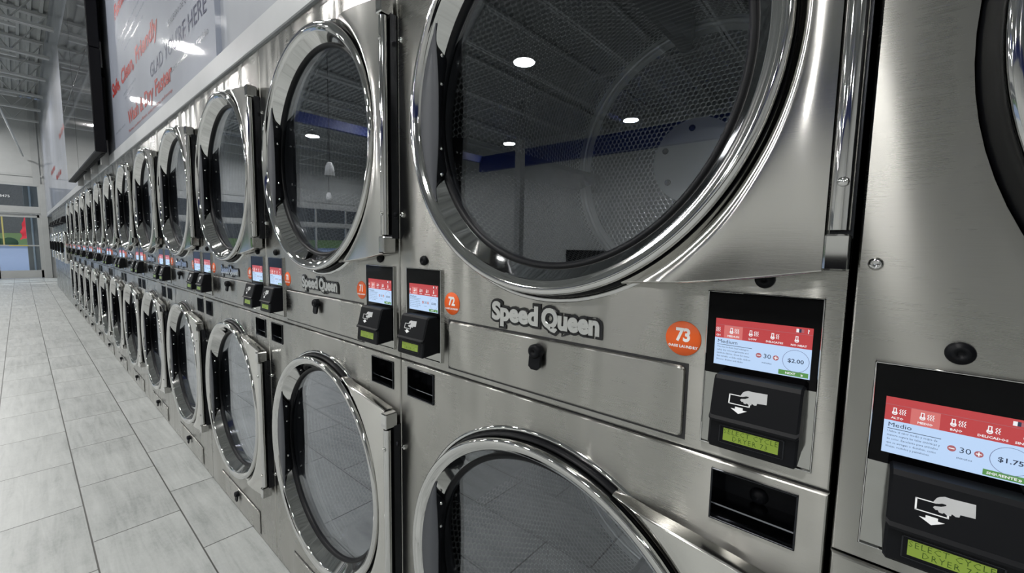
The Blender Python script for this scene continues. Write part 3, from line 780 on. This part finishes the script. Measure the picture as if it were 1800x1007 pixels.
display(t, ys(-.0215-.118), dz, ES); reader(t, ys(-.0215-.118+.0115), dz-.099, 'DRYER 74')
lock(t, ys(-.0795), dz+.0175); screws(t, ys(-.0145), [1.167, 1.62])
drawer(t, .2, .7, .05, .16)

# ------------------------------------------------------------------ washers beyond the dryers, on a steel base
YW = Y0+W*NST; WW = 1.02
def washer():
    t = empty('front_load_washer')
    mb = MB(); plate(mb, rect(.01, WW-.01, .46, 1.60), 0, .02, .006, 0, [circle(WW/2, 1.03, .285)]); mb.box(.02, .9, .012, WW-.012, .462, .50); mb.box(.02, .9, .012, WW-.012, 1.55, 1.598)
    mb.box(.02, .9, .012, .03, .5, 1.55); mb.box(.02, .9, WW-.03, WW-.012, .5, 1.55)
    mb.build('cabinet', STEEL, t)
    mb = MB(); mb.lathe([(.285, .0), (.290, -.02), (.282, -.055), (.262, -.066), (.240, -.055), (.232, -.03)], 0, WW/2, 1.03, 72); d = mb.build('door', CHROME, t)
    mb = MB(); mb.lathe([(.232, -.03), (.20, -.012), (.12, .02), (0.001, .035)], 0, WW/2, 1.03, 64); mb.build('door_glass', BLACKGL, d)
    mb = MB(); mb.box(-.085, -.03, WW/2+.225, WW/2+.265, .93, 1.13, 0, .008); mb.build('door_handle', PLASTIC, d)
    mb = MB(); mb.box(-.06, .0, .03, .075, .80, 1.26, 0, .01); mb.build('door_hinge', CHROME, d)
    mb = MB(); vs = [(0, .30, 1.46), (0, .72, 1.46), (0, .72, 1.585), (0, .30, 1.585), (-.085, .31, 1.475), (-.085, .71, 1.475), (-.055, .71, 1.57), (-.055, .31, 1.57)]
    mb.add(vs, [(4, 7, 6, 5), (3, 2, 6, 7), (0, 4, 5, 1), (0, 3, 7, 4), (1, 5, 6, 2)]); mb.build('control_box', PLASTIC, t)
    return t
wp = washer()
WL = ['closest of the five front load washers past the end of the dryer row', 'second closest front load washer past the end of the dryer row', 'middle front load washer of the five on the steel base', 'fourth front load washer on the steel base beyond the dryers', 'farthest front load washer, beside the white storefront post']
for i in range(5):
    o = wp if i == 0 else copy_tree(wp)
    o.location = Vector((0, YW+.02+WW*i, 0))*S; tag(o, WL[i], 'washer', 'front load washers beyond the dryers')
mb = MB(); plate(mb, rect(0, WW*5+.06, 0, .455), 0, .9, .004)
for i in range(1, 5): mb.box(-.0006, .002, WW*i+.015, WW*i+.021, .02, .44)
tag(mb.build('washer_base', STEEL, None, (0, YW+.01, 0)), 'low stainless steel base under the far front load washers', 'machine base')
mb = MB(); plate(mb, rect(0, WW*5+.06, 1.602, ZT-.01), 0.006, .05, .003)
for i in range(36):
    for z in (1.66, 1.74, 1.79): mb.box(.0045, .007, .07+i*.14, .085+i*.14, z, z+.012, 1)
tag(mb.build('filler_panel', [STEEL, BODY], None, (0, YW+.01, 0)), 'speckled steel filler panel above the far washers', 'panel')

# ------------------------------------------------------------------ wall above the machines, poster, trim, televisions
YE = 19.1; YB = -6.2; XL = -12.4; ZC = 5.25
mb = MB(); mb.box(.02, .30, YB, YE, 1.84, ZC); mb.box(1.2, 1.4, YB, YE, 0, 1.84); mb.box(.3, 1.4, YB, YE, 1.9, 2.0)
struct(mb.build('wall_right', SIGN))
mb = MB(); mb.box(-.012, .020, YB, 17.4, 1.822, 1.905, 0, .003); struct(mb.build('trim_1', TRIMW))
PO0, PO1, PZ0, PZ1 = 2.06, 4.98, 1.912, 3.9
sg = MB().box(.0, .0200, 2.06, 17.3, PZ0, PZ1).build('wall_sign', SIGNP)
tag(sg, 'glossy grey poster wall with red and navy slogans above the dryers', 'sign')
def sl(txt, yl, yr_, z, cap, M, nm='sign_lettering', off_=0.0, zr=None, res=3, words=False):
    vs, fs = glyphs(txt, 1.0, res=res, offset=off_)
    x0 = min(v[0] for v in vs); x1 = max(v[0] for v in vs); ks = cap/.73; kx = (yl-yr_)/(x1-x0); zr = z if zr is None else zr
    V = [(-.0012, yl-(u-x0)*kx, z+v*ks) for u, v, w_ in vs]
    if not words:
        mb = MB(); mb.add(V, fs); return mb.build(nm, M, sg)
    cuts = [x0-1]; parts_ = txt.split(' ')
    for i in range(1, len(parts_)):
        pv = glyphs(' '.join(parts_[:i]), 1.0, res=res, offset=off_)[0]; cuts.append(max(p[0] for p in pv)+.06)
    cuts.append(x1+1)
    for i in range(len(parts_)):
        F = [f for f in fs if cuts[i] < sum(vs[k][0] for k in f)/len(f) <= cuts[i+1]]
        ids = sorted({k for f in F for k in f}); mp = {k: q for q, k in enumerate(ids)}
        MB().add([V[k] for k in ids], [tuple(mp[k] for k in f) for f in F]).build('slogan_word', M, sg)
sl('Safe, Clean, Friendly', 4.74, 3.05, 2.315, .100, INKR, off_=.030, words=True)
sl('Wash & Dry Faster', 4.12, 2.79, 2.005, .088, INKR, off_=.030, words=True)
sl("GLAD YOU'RE HERE", 3.30, 2.16, 2.125, .082, INKN, words=True)
sl('Lava y seca más rápido', 2.80, 2.15, 2.035, .030, INKG, words=True)
sl('Machines are more efficient, saving you time and money.', 4.12, 2.79, 1.945, .022, INKR, res=1)
sl('ME ALEGRO DE QUE ESTÉS AQUÍ', 2.84, 2.13, 2.262, .030, INKG, res=1)
sl('Faster', 4.40, 3.95, 2.80, .100, INKR, off_=.030)
for yl, yr_, z in ((4.3, 3.5, 2.62), (4.2, 3.35, 2.56), (4.1, 3.4, 2.50), (4.25, 3.75, 2.225), (4.2, 3.85, 2.19), (4.70, 4.25, 2.02), (4.0, 3.0, 2.78), (3.7, 2.9, 2.70)):
    sl('a clean and friendly place to wash and dry', yl, yr_, z, .020, INKG, res=1)
for yl, z in ((12.6, 2.35), (11.0, 2.9), (14.3, 2.6)): sl('Wash & Dry Faster', yl, yl-1.5, z, .11, INKR, off_=.030, res=1)

def television():
    t = empty('wall_television'); TWd, TH = 1.436, .806
    mb = MB(); mb.box(-.080, -.012, 0, TWd, 0, TH, 0, .004); mb.box(-.012, .03, .25, TWd-.25, .15, TH-.15)
    for i in range(22): mb.box(-.040, -.018, .06+i*.06, .09+i*.06, -.006, .001)
    b_ = mb.build('television_body', TVB, t)
    MB().box(-.0812, -.0795, .009, TWd-.009, .009, TH-.009).build('television_screen', TVG, t)
    for a in (.30, TWd-.36): MB().box(-.02, .03, a, a+.06, -.06, .2).build('wall_bracket', LAMPB, t)
    return t
tv = television(); q = 0
for (yy, zz, lb) in ((4.80, 1.885, 'near lower black television of the two by two video wall'), (6.24, 1.885, 'far lower black television of the two by two video wall'),
                     (4.80, 2.695, 'near upper black television of the two by two video wall'), (6.24, 2.695, 'far upper black television of the two by two video wall')):
    o = tv if q == 0 else copy_tree(tv); q += 1
    o.location = Vector((-.040, yy, zz))*S; tag(o, lb, 'television', 'televisions of the video wall')

# ------------------------------------------------------------------ floor, ceiling, walls
struct(MB().box(XL-.3, 1.4, YB-.3, YE+.12, -.12, 0).build('floor', FLOOR))
mb = MB(); P_ = .14; n_ = int((1.4-XL)/P_)
pr = []
for i in range(n_+1):
    x = XL+i*P_; pr += [(x, ZC), (x+P_*.30, ZC), (x+P_*.40, ZC+.045), (x+P_*.90, ZC+.045)]
vs = [(x, yy, z) for yy in (YB, YE) for x, z in pr]; m_ = len(pr)
mb.add(vs, [(i, m_+i, m_+i+1, i+1) for i in range(m_-1)]); mb.box(XL-.3, 1.4, YB-.3, YE+.3, ZC+.06, ZC+.2)
ceil = struct(mb.build('ceiling', DECK))
JS = 1.64; JD = .52; ZB_ = 4.47
mb = MB(); nx = 26; dx = (0.0-XL)/nx
zt_ = ZC-.005
mb.box(XL, 0.0, -.055, -.008, zt_-.05, zt_); mb.box(XL, 0.0, .008, .055, zt_-.05, zt_)
mb.box(XL, 0.0, -.050, -.010, ZB_, ZB_+.045); mb.box(XL, 0.0, .010, .050, ZB_, ZB_+.045)
for i in range(nx):
    x = XL+i*dx; za, zb2 = (ZB_+.02, zt_-.03) if i % 2 else (zt_-.03, ZB_+.02)
    mb.tube((x, 0, za), (x+dx, 0, zb2), .013, 6)
j0 = mb.build('roof_joist', JOIST, ceil)
yj = YE-.70; k_ = 0
while yj > YB+.3:
    o = j0 if k_ == 0 else j0.copy()
    if k_: col.objects.link(o); o.parent = ceil
    o.location = Vector((0, yj, 0))*S; yj -= JS; k_ += 1
# pipes and a sagging cable under the joists
mb = MB(); mb.tube((-3.1, YB, 4.62), (-3.1, YE, 4.62), .028, 10); mb.tube((-.75, YB, 4.40), (-.75, 15.4, 4.40), .02, 8); mb.tube((-.75, 15.4, 4.40), (-.35, 18.9, 3.55), .02, 8); mb.tube((-7.2, YB, 4.6), (-7.2, YE, 4.6), .028, 10)
for i in range(14): mb.box(-1.1, -.4, 15.2-i*1.64, 15.26-i*1.64, 4.42, 4.46)
mb.build('conduit', JOIST, ceil)
struct(MB().box(XL-.2, XL, YB, YE, 0, ZC).build('wall_left', WALLL))
struct(MB().box(XL, 1.2, YB-.2, YB, 0, ZC).build('wall_back', WALLP))
# blue band hung below the roof (seen in the door glass)
mb = MB(); mb.box(-9.5, -3.6, 10.0, 10.12, 3.90, 4.12); mb.box(-9.6, -9.45, -4, 10.12, 3.62, 4.10); struct(mb.build('trim_2', BLUE))
for q, (x, y) in enumerate(((-4.0, 11.6), (-9.0, 8.0), (-11.6, -1.5))):
    struct(MB().box(x-.1, x+.1, y-.1, y+.1, 0, ZC).build('column_%d' % (q+1), WALLP))
struct(MB().box(XL, XL+.10, -5, 8.5, 0, 1.10).build('trim_3', TVB))

# end wall with storefront
YS = YE
mb = MB(); mb.box(-.06, 1.2, YS, YS+.10, 0, 2.73); mb.box(XL, 1.2, YS, YS+.10, 2.73, ZC); 
mb.box(XL, -11.4, YS, YS+.1, 0, 2.73)
struct(mb.build('wall_end', WALLP))
mb = MB()
mb.box(-.10, .04, YS-.10, YS, 0, 2.80, 0, .004)          # post beside the machines
mb.box(XL, .0, YS-.05, YS, 2.72, 2.80); mb.box(-.20, -.05, YS-.04, YS, 2.80, ZC); mb.box(XL, 0, YS-.03, YS, 3.0, 3.06)
mb.box(XL, -.1, YS-.06, YS, 1.89, 2.12, 0, .004); mb.box(XL, -.1, YS-.08, YS-.06, 1.93, 1.97)
for x in (-.095, -1.04, -1.98, -2.47, -3.9, -5.3, -6.7, -8.1, -9.5, -10.9): mb.box(x-.035, x+.035, YS-.05, YS+.03, 0, 2.73)
struct(mb.build('trim_4', FRAME))
def storedoor(name, x0, x1):
    mb = MB(); s_ = .055; y0, y1 = YS-.02, YS+.02
    for a, b_, c, d_ in ((x0, x0+s_, .01, 1.88), (x1-s_, x1, .01, 1.88), (x0, x1, .01, .24), (x0, x1, 1.80, 1.88), (x0+s_, x1-s_, .95, .99)): mb.box(a, b_, y0, y1, c, d_, 0, .003)
    d_ = mb.build(name, FRAME); struct(d_)
    MB().box(x0+s_, x1-s_, YS-.003, YS+.003, .24, 1.80).build('glass_pane', WGLASS, d_)
    MB().box(x0+.26, x1-.27, y0-.004, y0-.001, .957, .980).build('push_bar_sticker', YEL, d_)
    return d_
storedoor('door_1', -1.025, -.125); storedoor('door_2', -1.955, -1.055)
wnd = MB().box(-1.005, -.13, YS-.003, YS+.003, 2.12, 2.72).build('window_1', WGLASS); struct(wnd)
mb = MB(); vs, fs = glyphs('8475', .10, res=2, offset=.0, align='RIGHT')
mb.add([(-.665+u, YS-.006, 2.36+v) for u, v, w_ in vs], fs); mb.build('street_number', LABELW, wnd)
mb = MB()
for i, (a, b_) in enumerate(((-2.44, -2.01), (-3.87, -2.5), (-5.27, -3.93), (-6.67, -5.33), (-8.07, -6.73), (-9.47, -8.13), (-10.87, -9.53))):
    mb.box(a, b_, YS-.003, YS+.003, .1, 1.89); mb.box(a, b_, YS-.003, YS+.003, 2.12, 2.72)
struct(mb.build('window_2', WGLASS))

# ------------------------------------------------------------------ outdoors
mb = MB(); mb.add([(-90, YS+.12, -.06), (40, YS+.12, -.06), (40, YS+38, .56), (-90, YS+38, .56), (-90, YS+38, -.5), (40, YS+38, -.5), (40, YS+.12, -.5), (-90, YS+.12, -.5)],
    [(0, 1, 2, 3), (3, 2, 5, 4), (4, 5, 6, 7), (0, 7, 6, 1), (0, 3, 4, 7), (1, 6, 5, 2)]); g_ = mb.build('ground', ASPH); struct(g_)

mb = MB(); n1, n2 = 60, 12; vs = []
for j in range(n2+1):
    for i in range(n1+1): vs.append((-90+130*i/n1, YS+38+7*j/n2, .54+1.15*(j/n2)**.9+.05*math.sin(i*1.7+j)))
mb.add(vs, [(j*(n1+1)+i, j*(n1+1)+i+1, (j+1)*(n1+1)+i+1, (j+1)*(n1+1)+i) for j in range(n2) for i in range(n1)], 0, True)
tag(mb.build('grass_bank', GRASS), 'strip of green grass bank beyond the parking lot, seen through the door', 'grass', kind='stuff')
mb = MB(); mb.box(-90, 40, YS+45.2, YS+46, 0, 16); struct(mb.build('wall_retaining', HILL))
mb = MB()
for i in range(30):
    mb.ball((-11.6+i*.36+random.uniform(-.05, .05), YS+37.3+random.uniform(-.1, .1), .72+random.uniform(0, .08)), random.uniform(.40, .52), 0, 10, 7)
tag(mb.build('hedge', HEDGE), 'low dark green hedge along the far edge of the parking lot', 'hedge')
FX, FY = -.25, YS+19.9
t = empty('feather_flag', (FX, FY, .26)); tag(t, 'red feather flag on a pole outside the glass door', 'flag')
MB().tube((0, 0, 0), (0, 0, 2.3), .012, 8).build('pole', TVB, t)
mb = MB(); vs = []; nn = 16
for i in range(nn+1):
    z = .93+1.35*i/nn; wd = .24*(1-(i/nn)**2.0)*(.8+.2*math.cos(i*1.1))+.05; vs += [(0, .0, z), (-wd*.5, .05*math.sin(i), z-.02), (-wd, .08*math.sin(i*.9), z-.09)]
mb.add(vs, [(i*3+k_, i*3+k_+1, i*3+4+k_, i*3+3+k_) for i in range(nn) for k_ in range(2)], 0, True)
mb.add([(x, y+.006, z) for x, y, z in vs], [(i*3+3+k_, i*3+4+k_, i*3+k_+1, i*3+k_) for i in range(nn) for k_ in range(2)], 0, True)
mb.build('flag_cloth', FLAGR, t)
tag(MB().tube((-1.42, YS+36.3, .545), (-1.42, YS+36.3, 3.1), .05, 12).build('yellow_pole', YPOST), 'yellow pole outside at left behind the grass strip', 'pole')
mb = MB(); mb.box(-.40, .5, YS+1.6, YS+2.2, -.05, 3.9)
o = mb.build('porch_column', TAN); tag(o, 'grey brown porch column with a white pipe outside the glass door', 'column')
MB().tube((-.27, YS+1.56, 0), (-.27, YS+1.56, 3.8), .022, 8).build('pipe', FRAME, o)

# ------------------------------------------------------------------ lamps
def lamp():
    t = empty('high_bay_lamp')
    mb = MB(); prof = [(0.02, .16), (.05, .15), (.09, .10), (.17, .04), (.19, .0), (.18, -.004)]
    seg = 32; vs = [(r*math.cos(2*PI*i/seg), r*math.sin(2*PI*i/seg), z) for r, z in prof for i in range(seg)]
    mb.add(vs, [(p*seg+i, p*seg+(i+1) % seg, (p+1)*seg+(i+1) % seg, (p+1)*seg+i) for p in range(len(prof)-1) for i in range(seg)], 0, True)
    mb.tube((0, 0, .15), (0, 0, ZC-LAMP_Z-.006), .012, 6); mb.build('lamp_housing', LAMPB, t)
    mb = MB(); vs = [(.18*math.cos(2*PI*i/seg), .18*math.sin(2*PI*i/seg), -.002) for i in range(seg)]
    mb.add(vs, [tuple(range(seg))[::-1]]); mb.build('lamp_lens', LAMPM, t)
    L = bpy.data.lights.new('lamp_light', 'AREA'); L.shape = 'DISK'; L.size = .36*S; L.energy = LAMP_W; L.color = (1, .985, .96)
    lo_ = bpy.data.objects.new('lamp_light', L); col.objects.link(lo_); lo_.parent = t; lo_.location = (0, 0, -.02)
    return t
lp = lamp(); first = True
for i, x in enumerate(LAMP_X):
    for j, y in enumerate(LAMP_Y):
        o = lp if first else copy_tree(lp); first = False
        o.location = Vector((x, y, LAMP_Z))*S
        tag(o, 'round white high bay lamp, %s along the room in the %s row from the dryers' % (['nearest', 'second', 'third', 'fourth', 'fifth', 'sixth'][j], ['first', 'second', 'third'][i]), 'ceiling lamp', 'high bay lamps under the roof joists')
def pendant(x, y, z, lab):
    t = empty('pendant_lamp', (x, y, z)); mb = MB(); prof = [(.02, .30), (.05, .29), (.085, .20), (.11, .0), (.105, .0)]; seg = 24
    vs = [(r*math.cos(2*PI*i/seg), r*math.sin(2*PI*i/seg), q) for r, q in prof for i in range(seg)]
    mb.add(vs, [(p*seg+i, p*seg+(i+1) % seg, (p+1)*seg+(i+1) % seg, (p+1)*seg+i) for p in range(len(prof)-1) for i in range(seg)], 0, True); mb.build('lamp_shade', PEND, t)
    MB().tube((0, 0, .29), (0, 0, ZC-z), .006, 6).build('cord', TVB, t); tag(t, lab, 'pendant lamp', 'white pendant lamps')
pendant(-4.0, 9.33, 2.68, 'white bell pendant lamp reflected higher in the upper dryer door glass')
pendant(-6.4, 14.3, 2.62, 'white bell pendant lamp reflected lower in the upper dryer door glass')
